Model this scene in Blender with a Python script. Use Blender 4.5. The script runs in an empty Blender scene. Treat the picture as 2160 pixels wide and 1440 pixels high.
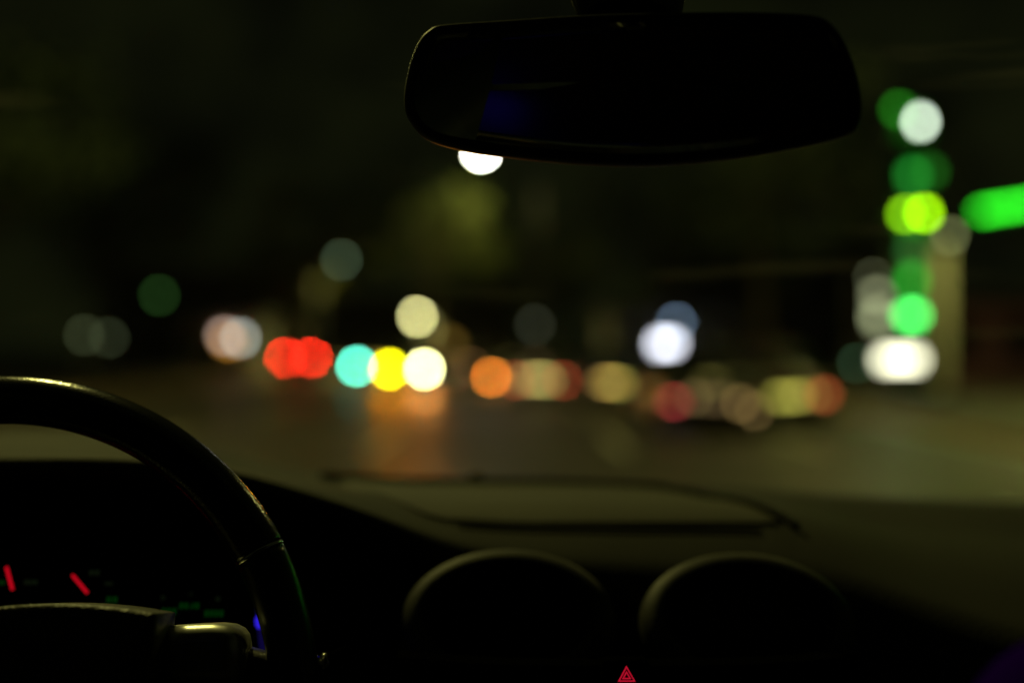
import bpy, bmesh, math, random
from mathutils import Vector, Matrix
R = math.radians
PI = math.pi
sc = bpy.context.scene
col = sc.collection
random.seed(4)
F = 2100.0                      # focal length in pixels of the 2160 px wide photograph
HZ = 742.0                      # height of the horizon in it
CAM_H = 1.4
PITCH = math.atan((HZ - 720) / F)
CAM = Vector((0, 0, CAM_H))
FW = Vector((0, math.cos(PITCH), math.sin(PITCH)))
UP = Vector((0, -math.sin(PITCH), math.cos(PITCH)))
RT = Vector((1, 0, 0))


def at(px, py, d):
    """world point seen at photo pixel (px, py), d metres ahead"""
    return CAM + FW * d + RT * ((px - 1080) / F * d) + UP * ((720 - py) / F * d)


def lin(c):
    c = c / 255.0
    return c / 12.92 if c <= 0.04045 else ((c + 0.055) / 1.055) ** 2.4


def L3(*rgb):
    return tuple(lin(v) for v in rgb)


# ------------------------------------------------------------------ materials
def mat(name, color, rough=0.6, metal=0.0, spec=0.5, bump=None, noise=None, coat=0.0, sheen=0.0):
    m = bpy.data.materials.new(name)
    m.use_nodes = True
    nt = m.node_tree
    b = nt.nodes['Principled BSDF']
    b.inputs['Base Color'].default_value = (*color, 1)
    b.inputs['Roughness'].default_value = rough
    b.inputs['Metallic'].default_value = metal
    b.inputs['Specular IOR Level'].default_value = spec
    b.inputs['Coat Weight'].default_value = coat
    b.inputs['Sheen Weight'].default_value = sheen
    tc = nt.nodes.new('ShaderNodeTexCoord')
    if noise:
        scale, amt = noise
        n = nt.nodes.new('ShaderNodeTexNoise')
        n.inputs['Scale'].default_value = scale
        n.inputs['Detail'].default_value = 5
        nt.links.new(tc.outputs['Object'], n.inputs['Vector'])
        r = nt.nodes.new('ShaderNodeValToRGB')
        r.color_ramp.elements[0].position = 0.3
        r.color_ramp.elements[1].position = 0.7
        r.color_ramp.elements[0].color = (*[c * (1 - amt) for c in color], 1)
        r.color_ramp.elements[1].color = (*[min(1, c * (1 + amt)) for c in color], 1)
        nt.links.new(n.outputs['Fac'], r.inputs['Fac'])
        nt.links.new(r.outputs['Color'], b.inputs['Base Color'])
    if bump:
        kind, scale, strength, dist = bump
        if kind == 'grain':
            t = nt.nodes.new('ShaderNodeTexVoronoi')
            t.inputs['Scale'].default_value = scale
            out = t.outputs['Distance']
        else:
            t = nt.nodes.new('ShaderNodeTexNoise')
            t.inputs['Scale'].default_value = scale
            t.inputs['Detail'].default_value = 4
            out = t.outputs['Fac']
        nt.links.new(tc.outputs['Object'], t.inputs['Vector'])
        bp = nt.nodes.new('ShaderNodeBump')
        bp.inputs['Strength'].default_value = strength
        bp.inputs['Distance'].default_value = dist
        nt.links.new(out, bp.inputs['Height'])
        nt.links.new(bp.outputs['Normal'], b.inputs['Normal'])
    return m


def emis(name, color, strength, light=False, base=(0.02, 0.02, 0.02)):
    m = mat(name, base, 0.5)
    b = m.node_tree.nodes['Principled BSDF']
    b.inputs['Emission Color'].default_value = (*color, 1)
    b.inputs['Emission Strength'].default_value = strength
    if not light:
        m.cycles.emission_sampling = 'NONE'
    return m


DISC = 6500.0                   # area in photo pixels of a far light's blur disc


def lamp_mat(name, srgb, area_px, light=False, boost=1.0):
    """radiance that makes a lit surface of area_px photo pixels show as a disc of colour srgb"""
    c = L3(*srgb)
    mx = max(c)
    return emis(name, tuple(v / mx for v in c), mx * DISC / max(area_px, 20) * boost, light)


# ------------------------------------------------------------------ mesh helpers
class MB:
    def __init__(self):
        self.v, self.f, self.s = [], [], []

    def add(self, vs, fs, smooth=False):
        o = len(self.v)
        self.v += [tuple(p) for p in vs]
        self.f += [tuple(i + o for i in f) for f in fs]
        self.s += [smooth] * len(fs)

    def box(self, c, s, rot=None, taper=1.0):
        x, y, z = s[0] / 2, s[1] / 2, s[2] / 2
        vs = []
        for sz in (-1, 1):
            t = taper if sz > 0 else 1
            for sx, sy in ((-1, -1), (1, -1), (1, 1), (-1, 1)):
                p = Vector((sx * x * t, sy * y * t, sz * z))
                if rot:
                    p = rot @ p
                vs.append(p + Vector(c))
        self.add(vs, [(0, 3, 2, 1), (4, 5, 6, 7), (0, 1, 5, 4), (1, 2, 6, 5), (2, 3, 7, 6), (3, 0, 4, 7)])

    def loft(self, rings, closed=True, cap=True, smooth=True):
        n = len(rings[0])
        vs = [p for r in rings for p in r]
        fs = []
        for i in range(len(rings) - 1):
            for j in range(n if closed else n - 1):
                k = (j + 1) % n
                fs.append((i * n + j, i * n + k, (i + 1) * n + k, (i + 1) * n + j))
        if cap and closed:
            fs.append(tuple(range(n))[::-1])
            fs.append(tuple((len(rings) - 1) * n + j for j in range(n)))
        self.add(vs, fs, smooth)

    def tube(self, pts, rad, n=10, cap=True):
        pts = [Vector(p) for p in pts]
        if not isinstance(rad, (list, tuple)):
            rad = [rad] * len(pts)
        rings = []
        for i, p in enumerate(pts):
            d = (pts[min(i + 1, len(pts) - 1)] - pts[max(i - 1, 0)]).normalized()
            a = d.cross(Vector((0, 0, 1)))
            if a.length < 1e-3:
                a = Vector((1, 0, 0))
            a.normalize()
            b = d.cross(a)
            rings.append([p + a * math.cos(t) * rad[i] + b * math.sin(t) * rad[i]
                          for t in [2 * PI * k / n for k in range(n)]])
        self.loft(rings, cap=cap)

    def ellipsoid(self, c, r, nu=16, nv=10):
        rings = []
        for i in range(1, nv):
            a = PI * i / nv
            rings.append([Vector(c) + Vector((r[0] * math.sin(a) * math.cos(t), r[1] * math.sin(a) * math.sin(t), r[2] * math.cos(a)))
                          for t in [2 * PI * k / nu for k in range(nu)]])
        self.loft(rings)

    def build(self, name, m, parent=None):
        me = bpy.data.meshes.new(name)
        me.from_pydata(self.v, [], self.f)
        me.polygons.foreach_set('use_smooth', self.s)
        me.update()
        bm = bmesh.new()
        bm.from_mesh(me)
        bmesh.ops.recalc_face_normals(bm, faces=bm.faces)
        bm.to_mesh(me)
        bm.free()
        if m:
            me.materials.append(m)
        o = bpy.data.objects.new(name, me)
        col.objects.link(o)
        if parent:
            o.parent = parent
        return o


def bevel(o, w, seg=3):
    b = o.modifiers.new('bevel', 'BEVEL')
    b.width = w
    b.segments = seg
    b.limit_method = 'ANGLE'
    b.angle_limit = R(35)
    for p in o.data.polygons:
        p.use_smooth = True
    return o


def tag(o, label=None, cat=None, group=None, kind=None):
    if label:
        o['label'] = label
    if cat:
        o['category'] = cat
    if group:
        o['group'] = group
    if kind:
        o['kind'] = kind
    return o


def empty(name, loc, rz=0, **k):
    o = bpy.data.objects.new(name, None)
    o.empty_display_size = 0.2
    o.location = loc
    o.rotation_euler.z = rz
    col.objects.link(o)
    return tag(o, **k)


def smooth_closed(pts, n):
    """closed Catmull-Rom through 2D or 3D points"""
    pts = [Vector(p) for p in pts]
    out = []
    m = len(pts)
    for i in range(m):
        p0, p1, p2, p3 = pts[i - 1], pts[i], pts[(i + 1) % m], pts[(i + 2) % m]
        for k in range(n):
            t = k / n
            out.append(0.5 * ((2 * p1) + (p2 - p0) * t + (2 * p0 - 5 * p1 + 4 * p2 - p3) * t * t + (3 * p1 - p0 - 3 * p2 + p3) * t ** 3))
    return out


def interp(xs, ys, x):
    """monotone-ish smooth interpolation"""
    if x <= xs[0]:
        return ys[0]
    if x >= xs[-1]:
        return ys[-1]
    for i in range(len(xs) - 1):
        if x <= xs[i + 1]:
            h = xs[i + 1] - xs[i]
            t = (x - xs[i]) / h
            m0 = (ys[i + 1] - ys[max(i - 1, 0)]) / (xs[i + 1] - xs[max(i - 1, 0)])
            m1 = (ys[min(i + 2, len(ys) - 1)] - ys[i]) / (xs[min(i + 2, len(xs) - 1)] - xs[i])
            return ((2 * t ** 3 - 3 * t * t + 1) * ys[i] + (t ** 3 - 2 * t * t + t) * h * m0
                    + (-2 * t ** 3 + 3 * t * t) * ys[i + 1] + (t ** 3 - t * t) * h * m1)


# ------------------------------------------------------------------ camera
cd = bpy.data.cameras.new('camera')
cam = bpy.data.objects.new('camera', cd)
col.objects.link(cam)
cam.location = CAM
cam.rotation_euler = (R(90) + PITCH, 0, 0)
cd.sensor_width = 36
cd.lens = 35
cd.clip_start = 0.02
cd.clip_end = 2000
cd.dof.use_dof = True
cd.dof.focus_distance = 0.61
cd.dof.aperture_fstop = 1.34
sc.camera = cam

# ------------------------------------------------------------------ world: night sky over a town
w = bpy.data.worlds.new('World')
sc.world = w
w.use_nodes = True
wn = w.node_tree
bg = wn.nodes['Background']
wt = wn.nodes.new('ShaderNodeTexCoord')
wno = wn.nodes.new('ShaderNodeTexNoise')
wno.inputs['Scale'].default_value = 7.0
wno.inputs['Detail'].default_value = 3
wn.links.new(wt.outputs['Generated'], wno.inputs['Vector'])
wr = wn.nodes.new('ShaderNodeValToRGB')
wr.color_ramp.elements[0].position = 0.35
wr.color_ramp.elements[1].position = 0.7
wr.color_ramp.elements[0].color = (0.0020, 0.0023, 0.0010, 1)
wr.color_ramp.elements[1].color = (0.0062, 0.0074, 0.0022, 1)
wn.links.new(wno.outputs['Fac'], wr.inputs['Fac'])
wn.links.new(wr.outputs['Color'], bg.inputs['Color'])
bg.inputs['Strength'].default_value = 1.0

OLIVE = (1.0, 0.90, 0.24)        # light of the street lamps

# ==================================================================== THE CAR WE SIT IN
car = empty('car', (0, 0, 0), label='dark interior of the car the photo is taken from, with steering wheel and mirror', cat='car')
m_dash = mat('dash_plastic', (0.042, 0.043, 0.037), 0.8, bump=('grain', 420, 0.35, 0.0006), noise=(9, 0.12))
m_lid = mat('lid_plastic', (0.105, 0.101, 0.080), 0.7, bump=('grain', 500, 0.25, 0.0004))
m_bezel = mat('vent_bezel', (0.055, 0.055, 0.048), 0.6, bump=('grain', 420, 0.3, 0.0005))
m_black = mat('black_plastic', (0.012, 0.012, 0.012), 0.5, bump=('grain', 300, 0.3, 0.0005))
m_deep = mat('matt_black', (0.003, 0.003, 0.003), 1.0, spec=0.0)
m_gloss = mat('gloss_plastic', (0.01, 0.01, 0.011), 0.16, coat=0.2)
m_grip = mat('grip_plastic', (0.012, 0.012, 0.013), 0.27)
m_seam = mat('rubber_seam', (0.006, 0.006, 0.006), 0.9)
m_leather = mat('wheel_leather', (0.014, 0.013, 0.012), 0.20, spec=0.9, bump=('grain', 600, 0.25, 0.0004))
m_pad = mat('pad_vinyl', (0.085, 0.082, 0.07), 0.5, bump=('grain', 420, 0.8, 0.0006))
m_satin = mat('satin_trim', (0.80, 0.80, 0.72), 0.34, metal=0.7)
m_chrome = mat('chrome', (0.8, 0.8, 0.78), 0.12, metal=1.0)
m_lining = mat('roof_lining', (0.02, 0.02, 0.02), 0.95, bump=('noise', 200, 0.3, 0.001))
m_paint_own = mat('bonnet_paint', (0.03, 0.03, 0.028), 0.35, coat=0.6, noise=(4, 0.1))

# ---- dashboard: lofted from the windscreen base over the front edge and down
cx = [-0.91, -0.546, -0.374, -0.2839, -0.2157, -0.1401, -0.0437, 0.0801, 0.2257, 0.3094, 0.374, 0.5278, 0.728]
ey = [0.7462, 0.728, 0.728, 0.728, 0.7553, 0.7735, 0.769, 0.7599, 0.7553, 0.7371, 0.7189, 0.7098, 0.7189]
ez = [-0.0955, -0.0792, -0.0769, -0.0778, -0.0892, -0.1138, -0.1438, -0.1547, -0.1583, -0.1802, -0.1947, -0.2048, -0.2093]
bz = [-0.086, -0.079, -0.086, -0.109, -0.1214, -0.1287, -0.1304, -0.1312, -0.1345, -0.1394, -0.1435, -0.1492, -0.1525]
fz = [0.07, 0.07, 0.07, 0.07, 0.07, 0.06, 0.03, 0.0, 0.0, 0.0, 0.0, 0.0, 0.0]   # undercut below the hood


bx = [-0.82, -0.492, -0.337, -0.2558, -0.1943, -0.1263, -0.0394, 0.0722, 0.2034, 0.2788, 0.337, 0.4756, 0.656]


def dash_z(x, y):
    e_y, e_z, b_z = interp(cx, ey, x), interp(cx, ez, x), interp(bx, bz, x)
    t = max(0.0, min(1.0, (y - e_y) / (0.985 - e_y)))
    s = 1 - (1 - min(1, t * interp([-.1, .05, .2, .32], [1.2, 1.35, 1.35, 1.05], x))) ** interp([-.1, .05, .2, .32], [1.6, 2.0, 2.0, 1.2], x)
    crown = 0.007 * math.sin(PI * min(1, t * 1.6)) if t < 0.62 else 0
    return CAM_H + e_z * (1 - s) + b_z * s + crown * (1 if -0.05 < x < 0.26 else 0.8)


N = 96
dash_rings = []
for i in range(N + 1):
    x = -0.95 + 1.72 * i / N
    e_y, e_z, u = interp(cx, ey, x), interp(cx, ez, x), interp(cx, fz, x)
    prof = []
    prof.append(Vector((x, 1.26, CAM_H - 0.215)))
    prof.append(Vector((x, 1.05, dash_z(x, 1.0) - 0.022)))
    for k in range(15):
        y = 1.00 - (1.00 - e_y - 0.004) * k / 14
        prof.append(Vector((x, y, dash_z(x, y))))
    rr = interp([-0.2, -0.10, -0.03, 0.06, 0.3, 0.8], [0.009, 0.009, 0.030, 0.050, 0.068, 0.073], x)
    a0 = interp([-0.15, -0.05, 0.05, 0.2, 0.32], [8, 16, 23, 23, 14], x)
    for q_ in range(1, 13):
        a = a0 + (90 - a0) * q_ / 12
        prof.append(Vector((x, e_y - rr * (math.sin(R(a)) - math.sin(R(a0))), CAM_H + e_z - rr * (math.cos(R(a0)) - math.cos(R(a))))))
    y0 = e_y - rr * (1 - math.sin(R(a0)))
    prof.append(Vector((x, y0 + u * 0.6, CAM_H + e_z - rr - 0.012)))
    prof.append(Vector((x, y0 + u * 1.6 - 0.01, CAM_H + e_z - rr - 0.055)))
    prof.append(Vector((x, y0 + u * 1.6 - 0.06, CAM_H - 0.36)))
    prof.append(Vector((x, y0 - 0.10, CAM_H - 0.62)))
    dash_rings.append(prof)
b = MB()
b.loft(dash_rings, closed=False, cap=False)
dash = b.build('dashboard', m_dash, car)

# storage lid on top of the dash, with a rubber seam round it
lid_xy = [(-0.200, 1.185), (-0.10, 1.188), (0.05, 1.185), (0.160, 1.165), (0.208, 1.08), (0.250, 0.965), (0.235, 0.935),
          (0.10, 0.928), (-0.02, 0.926), (-0.085, 0.935), (-0.15, 1.04)]


def near(x, y):
    """lid coordinates drawn for a deeper dash, brought to this one"""
    y2 = 0.80 + (y - 0.928) * 0.669
    return (x * y2 / y, y2)


lid_xy = [near(*p) for p in lid_xy]


def slab_on_dash(outline, grow, h, name, m, parent, nr=5):
    c = Vector((0.05, 0.875))
    ring = smooth_closed(outline, 6)
    bb = MB()
    rings = []
    for s in [1.0 + grow, 1.0 + grow - 0.004, 0.97 + grow] + [0.97 * (1 - k / nr) + 0.001 for k in range(1, nr + 1)]:
        top = 0 if s > 1 + grow - 0.001 else (h * 0.8 if s > 0.975 + grow else h)
        rr_ = []
        for p in ring:
            q = c + (p - c) * s
            rr_.append(Vector((q.x, q.y, dash_z(q.x, q.y) + top)))
        rings.append(rr_)
    bb.loft(rings, cap=False)
    return bb.build(name, m, parent)


slab_on_dash(lid_xy, 0.0, 0.0022, 'storage_lid', m_lid, dash)
b = MB()
gk = [near(*p) for p in ((-0.225, 1.17), (-0.19, 1.195), (-0.10, 1.198), (0.05, 1.196), (0.175, 1.175), (0.213, 1.10), (0.235, 1.02), (0.262, 0.945), (0.266, 0.925))]
gs = []
for k in range(len(gk) - 1):
    for q in range(5):
        a_ = q / 5
        gs.append((gk[k][0] * (1 - a_) + gk[k + 1][0] * a_, gk[k][1] * (1 - a_) + gk[k + 1][1] * a_))
gs.append(gk[-1])
b.tube([(x, y, dash_z(x, y) + 0.0035) for x, y in gs], [0.0012] + [0.0034] * (len(gs) - 2) + [0.0012], 8)
b.build('seam', m_seam, dash)

# front groove of the lid and defroster slot
b = MB()
b.tube([(x, 0.792, dash_z(x, 0.796) + 0.0006) for x in [-0.043 + 0.0172 * k for k in range(15)]], 0.0013, 6)
b.build('groove', m_seam, dash)
b = MB()
pts = [(-0.19 + 0.025 * k, 0.998, 0) for k in range(14)]
b.tube([(p[0], p[1], dash_z(p[0], p[1]) + 0.000) for p in pts], 0.003, 6)
b.build('defroster_slot', m_seam, dash)

# ---- round air vents with rolled hoods
def vent(px, py, d, name):
    c = at(px, py, d)
    tilt = R(41)
    U = Vector((1, 0, 0))
    V = Vector((0, math.sin(tilt), math.cos(tilt)))
    Nn = Vector((0, -math.cos(tilt), math.sin(tilt)))
    rx, ry = 0.0650, 0.0440

    def ring(sx, off, n=72, dz=0):
        return [c + U * math.cos(t) * (rx + sx) + V * math.sin(t) * (ry + sx) + Nn * off for t in [2 * PI * k / n for k in range(n)]]
    bb = MB()
    prof = [(0.012, -0.06)] + [(-0.003 + 0.015 * math.cos(a_), -0.015 + 0.015 * math.sin(a_)) for a_ in [PI / 2 * k_ / 8 for k_ in range(9)]] + [(-0.0045, -0.002), (-0.005, -0.03)]
    bb.loft([ring(*p) for p in prof], cap=False)
    v = bb.build('air_vent', m_bezel, car)
    bb = MB()
    bb.loft([ring(-0.0052, -0.014), ring(-0.007, -0.011), ring(-0.009, -0.014), ring(-0.010, -0.03)], cap=False)
    bb.build('inner_ring', m_gloss, v)
    bb = MB()
    bb.loft([ring(-0.0052, -0.05), ring(-0.05, -0.056), ring(-0.0525, -0.056)], cap=True)
    bb.build('backing', m_deep, v)
    for k in range(-3, 4):
        z = k * 0.0125
        hw = rx * math.sqrt(max(0, 1 - (z / ry) ** 2)) - 0.014
        if hw < 0.01:
            continue
        bb = MB()
        rot = Matrix.Rotation(-tilt + R(25), 3, 'X')
        bb.box(c + V * z + Nn * -0.034, (hw * 2, 0.012, 0.0018), rot)
        bb.build('slat', m_deep, v)
    bb = MB()
    bb.ellipsoid(c + Nn * -0.030, (0.010, 0.006, 0.004))
    bb.build('knob', m_gloss, v)
    return v


vent(1072, 1290, 0.700, 'l')
vent(1584, 1298, 0.698, 'r')

# ---- centre console face with hazard button
b = MB()
p1, p2 = at(1320, 1405, 0.745), at(1320, 1700, 0.56)
ring_of = lambda c, hw, r: [Vector((c.x + s * hw, c.y, c.z)) for s in (-1, 1)]
n_c = (p1 - p2).cross(Vector((1, 0, 0))).normalized()
if n_c.y > 0:
    n_c = -n_c
hb = at(1320, 1421, 0.635)
cc = MB()
rings = []
for (y_, z_) in ((0.80, -0.30), (0.74, -0.262), (0.662, -0.203), (0.648, -0.2035), (0.6455, -0.206), (0.640, -0.24), (0.62, -0.32), (0.56, -0.50)):
    rings.append([Vector((0.073 + t * .15, y_ + 0.02 * abs(t) ** 3, CAM_H + z_)) for t in [-1, -.8, -.5, 0, .5, .8, 1]])
cc.loft(rings, closed=False, cap=False, smooth=False)
console = cc.build('centre_console', m_deep, car)
hn = Vector((0, -0.985, 0.17))
hu = Vector((0, 0.17, 0.985))
btn_c = hb + hn * 0.001
b = MB()
b.box(btn_c - hn * 0.004 + Vector((0, 0, -0.002)), (0.030, 0.012, 0.024))
hz_btn = bevel(b.build('hazard_button', m_deep, car), 0.003)
m_red_icon = emis('hazard_icon_light', (1.0, 0.012, 0.05), 0.50)


def tri_ring(c, r_out, r_in):
    bb = MB()
    o, i = [], []
    for k in range(3):
        a = PI / 2 + k * 2 * PI / 3
        o.append(c + Vector((math.cos(a), 0, 0)) * r_out + hu * math.sin(a) * r_out)
        i.append(c + Vector((math.cos(a), 0, 0)) * r_in + hu * math.sin(a) * r_in)
    vs = o + i + [p + hn * 0.0006 for p in o + i]
    fs = []
    for k in range(3):
        j = (k + 1) % 3
        fs += [(6 + k, 6 + j, 9 + j, 9 + k), (k, j, 6 + j, 6 + k), (3 + k, 3 + j, 9 + j, 9 + k)]
    bb.add(vs, fs)
    return bb.build('triangle_symbol', m_red_icon, hz_btn)


ic = hb + hn * 0.0045 + Vector((0, 0, -0.0006))
tri_ring(ic, 0.0064, 0.0050)
tri_ring(ic, 0.0033, 0.0019)

# ---- instrument panel behind the wheel
ip = MB()
ipc = at(120, 1240, 0.715)
rot = Matrix.Rotation(R(-18), 3, 'X')
ip.box(ipc + Vector((-.05, 0.01, -.01)), (0.40, 0.01, 0.13), rot)
panel = ip.build('instrument_panel', m_deep, car)
inr = Vector((0, -math.cos(R(18)), math.sin(R(18))))
iup = Vector((0, math.sin(R(18)), math.cos(R(18))))


def on_panel(px, py, lift=0.0):
    """point of the gauge face seen at a photo pixel"""
    o = ipc + inr * (0.007 + lift)
    d = (at(px, py, 1.0) - CAM)
    t = (o - CAM).dot(inr) / d.dot(inr)
    return CAM + d * t


m_needle = emis('needle_light', (1.0, 0.004, 0.022), 0.52)
m_gauge = emis('gauge_green_light', (0.02, 1.0, 0.06), 0.017)
m_gauge2 = emis('gauge_dim_light', (0.5, 0.9, 0.3), 0.007)
for cxp, cyp, rr_ in ((-30, 1300, 0.062), (235, 1300, 0.058), (420, 1330, 0.035)):
    c = on_panel(cxp, cyp)
    b = MB()
    rg = lambda r, off: [c + RT * math.cos(t) * r + iup * math.sin(t) * r + inr * off for t in [2 * PI * k / 48 for k in range(48)]]
    b.loft([rg(rr_, 0), rg(rr_, .004), rg(rr_ - .003, .004), rg(rr_ - .003, 0)], cap=False)
    b.build('gauge_ring', m_deep, panel)


def bar(p, q, wdt, m, name, lift=0.003):
    a, c = on_panel(*p, lift), on_panel(*q, lift)
    d = (c - a).normalized()
    s = d.cross(inr).normalized() * wdt / 2
    bb = MB()
    t = inr * 0.001
    bb.add([a - s, a + s, c + s, c - s, a - s + t, a + s + t, c + s + t, c - s + t],
           [(4, 5, 6, 7), (0, 1, 5, 4), (1, 2, 6, 5), (2, 3, 7, 6), (3, 0, 4, 7)])
    return bb.build(name, m, panel)


bar((14, 1195), (27, 1243), 0.0019, m_needle, 'needle', 0.006)
bar((153, 1212), (185, 1250), 0.0018, m_needle, 'needle', 0.006)
for (x0, y0, wd, hh, m) in ((66, 1225, 30, 9, m_gauge2), (4, 1226, 16, 9, m_gauge), (200, 1205, 24, 10, m_gauge2), (237, 1262, 26, 12, m_gauge),
                            (357, 1287, 34, 13, m_gauge), (400, 1275, 44, 12, m_gauge), (452, 1291, 42, 13, m_gauge),
                            (230, 1228, 18, 6, m_gauge2), (345, 1258, 10, 8, m_gauge2), (402, 1250, 8, 8, m_gauge2), (460, 1260, 10, 8, m_gauge2)):
    k = max(2, int(wd / 9))
    for j in range(k):                      # a row of small lit marks
        xa = x0 - wd / 2 + wd * (j + 0.15) / k
        bar((xa, y0 + 2), (xa + wd * 0.62 / k, y0 + 2), 0.0010 * hh / 2.4 * 0.8, m, 'gauge_mark')

# ---- steering wheel
sw = empty('steering_wheel', (0, 0, 0))
sw.parent = car
Cw = Vector((-0.3262, 0.60, CAM_H - 0.2224))
TW = R(12.8)
WU = Vector((1, 0, 0))
WV = Vector((0, math.sin(TW), math.cos(TW)))
WN = Vector((0, -math.cos(TW), math.sin(TW)))
RC = 0.1960


def wp(x, y, n=0.0):
    return Cw + WU * x + WV * y + WN * n


def rim_arc(a0, a1, seg, rr1, rr2, name, m, grow=0.0):
    rings = []
    for i in range(seg + 1):
        a = R(a0 + (a1 - a0) * i / seg)
        # thumb grips swell slightly near ten and two
        sw_ = 1 + 0.05 * math.exp(-((math.degrees(a) - 30) / 12) ** 2) + 0.05 * math.exp(-((math.degrees(a) - 150) / 12) ** 2)
        rg = []
        for k in range(28):
            t = 2 * PI * k / 28
            q = RC + (rr1 * sw_ + grow) * math.cos(t)
            rg.append(wp(q * math.cos(a), q * math.sin(a), (rr2 + grow) * math.sin(t)))
        rings.append(rg)
    bb = MB()
    bb.loft(rings, cap=abs(a1 - a0) < 359)
    return bb.build(name, m, sw)


rim = rim_arc(30.6, 149.4, 120, 0.0154, 0.0168, 'rim', m_leather)
rim_arc(30.0, -140, 120, 0.0148, 0.0162, 'lower_rim', m_grip)
rim_arc(150, 220, 50, 0.0148, 0.0162, 'lower_rim', m_grip)
rim_arc(30.0, 30.6, 2, 0.0155, 0.0169, 'seam_ring', m_chrome)
rim_arc(149.4, 150.0, 2, 0.0155, 0.0169, 'seam_ring', m_chrome)


def W(px, py, n=0.0):
    """wheel coordinates of a photo pixel on the plane n in front of the rim"""
    o = Cw + WN * n
    dd = at(px, py, 1.0) - CAM
    q = CAM + dd * ((o - CAM).dot(WN) / dd.dot(WN)) - o
    return (q.dot(WU), q.dot(WV))


def slab(outline, n0, n1, bev, name, m, seg=8):
    """slab in the wheel plane, outline given in wheel coordinates, front edge rounded over bev"""
    bb = MB()
    k = len(outline)
    vs = [wp(x, y, n0) for x, y in outline] + [wp(x, y, n1) for x, y in outline]
    bb.add(vs, [tuple(range(k))[::-1], tuple(range(k, 2 * k))] + [(i, (i + 1) % k, k + (i + 1) % k, k + i) for i in range(k)])
    o = bb.build(name, m, sw)
    me = o.data
    bm = bmesh.new()
    bm.from_mesh(me)
    bm.verts.ensure_lookup_table()
    top = [e for e in bm.edges if e.verts[0].index >= k and e.verts[1].index >= k]
    bmesh.ops.bevel(bm, geom=top, offset=bev, segments=seg, profile=0.5, affect='EDGES', clamp_overlap=True)
    for f in bm.faces:
        f.smooth = True
    bmesh.ops.recalc_face_normals(bm, faces=bm.faces)
    bm.to_mesh(me)
    bm.free()
    wn_ = o.modifiers.new('normals', 'WEIGHTED_NORMAL')
    wn_.keep_sharp = True
    return o


# hub pad: top edge slightly arched, straight right side
tr_ = W(334, 1294, 0.042)
tm_ = W(130, 1272, 0.036)
xc_ = tm_[0]
pad = []
for k in range(33):
    t = -1 + 2 * k / 32
    pad.append((xc_ + (tr_[0] - xc_) * t, tr_[1] + (tm_[1] - tr_[1]) * (1 - t * t)))
pad = pad[::-1]
xr, xl, yy = tr_[0], 2 * xc_ - tr_[0], tr_[1]
pad += [(xl, yy - 0.012), (xl, yy - .05), (xl + .01, yy - .09), (xc_ - 0.05, yy - .12), (xc_, yy - .13), (xc_ + 0.05, yy - .12), (xr - .01, yy - .09), (xr, yy - .05), (xr, yy - .012)]
hub = slab(pad, 0.012, 0.048, 0.020, 'hub_pad', m_pad)
for mir_ in (False, True):
    cap = [W(x, y, 0.02) for x, y in ((345, 1321), (400, 1317), (450, 1315), (478, 1318), (496, 1327), (506, 1340), (510, 1362), (512, 1440), (345, 1450))]
    arm = [W(x, y, 0.0) for x, y in ((320, 1345), (430, 1345), (520, 1365), (575, 1380), (640, 1395), (640, 1560), (560, 1560), (500, 1540), (320, 1560))]
    if mir_:
        cap = [(2 * xc_ - x, y) for x, y in cap]
        arm = [(2 * xc_ - x, y) for x, y in arm]
    slab(cap, -0.004, 0.028, 0.011, 'spoke_cap', m_satin)
    slab(arm, -0.012, 0.008, 0.008, 'spoke', m_black)
arm = [(-0.03 + xc_ * .5, -0.10), (0.03 + xc_ * .5, -0.10), (0.022, -0.19), (-0.022, -0.19)]
slab(arm, -0.012, 0.012, 0.008, 'spoke', m_black)

# column shroud and stalks
b = MB()
b.loft([[wp(math.cos(t) * r_, math.sin(t) * r_ * 0.8 - 0.01, n) for t in [2 * PI * k / 32 for k in range(32)]] for r_, n in ((0.05, -0.02), (0.062, -0.03), (0.070, -0.09), (0.075, -0.2))])
b.build('steering_column', m_black, car)
b = MB()
p0 = wp(0.05, -0.03, -0.06)
pe = at(676, 1398, 0.640)
b.tube([p0, p0.lerp(pe, 0.5) + Vector((0, 0, .001)), pe], [0.007, 0.006, 0.0050], 14)
stalk = b.build('wiper_stalk', m_deep, car)
b = MB()
dvec = (pe - p0).normalized()
b.tube([pe, pe + dvec * 0.001, pe + dvec * 0.006, pe + dvec * 0.0072], [0.0040, 0.0052, 0.0052, 0.004], 20)
b.build('collar', m_chrome, stalk)
b = MB()
b.tube([pe + dvec * 0.0072, pe + dvec * 0.018, pe + dvec * 0.0215], [0.0044, 0.0044, 0.003], 18)
b.build('tip', m_deep, stalk)

# ---- rear-view mirror
MD = 0.565
m_out = [(938, 46), (1080, 36), (1250, 25), (1450, 20), (1620, 20), (1710, 25), (1752, 40), (1786, 82), (1812, 150), (1824, 215), (1818, 262),
         (1790, 284), (1700, 306), (1560, 330), (1420, 344), (1300, 346), (1150, 336), (1020, 320), (935, 303), (885, 280), (856, 240), (850, 195), (862, 130), (880, 84), (903, 58)]
mo = smooth_closed([((x - 1335) / F * MD, (720 - y) / F * MD) for x, y in m_out], 5)
mc = Vector((0, -0.0))
m_cx = (1335 - 1080) / F * MD
m_cen = Vector((0, (720 - 185) / F * MD))
yaw = R(-7)


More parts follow.
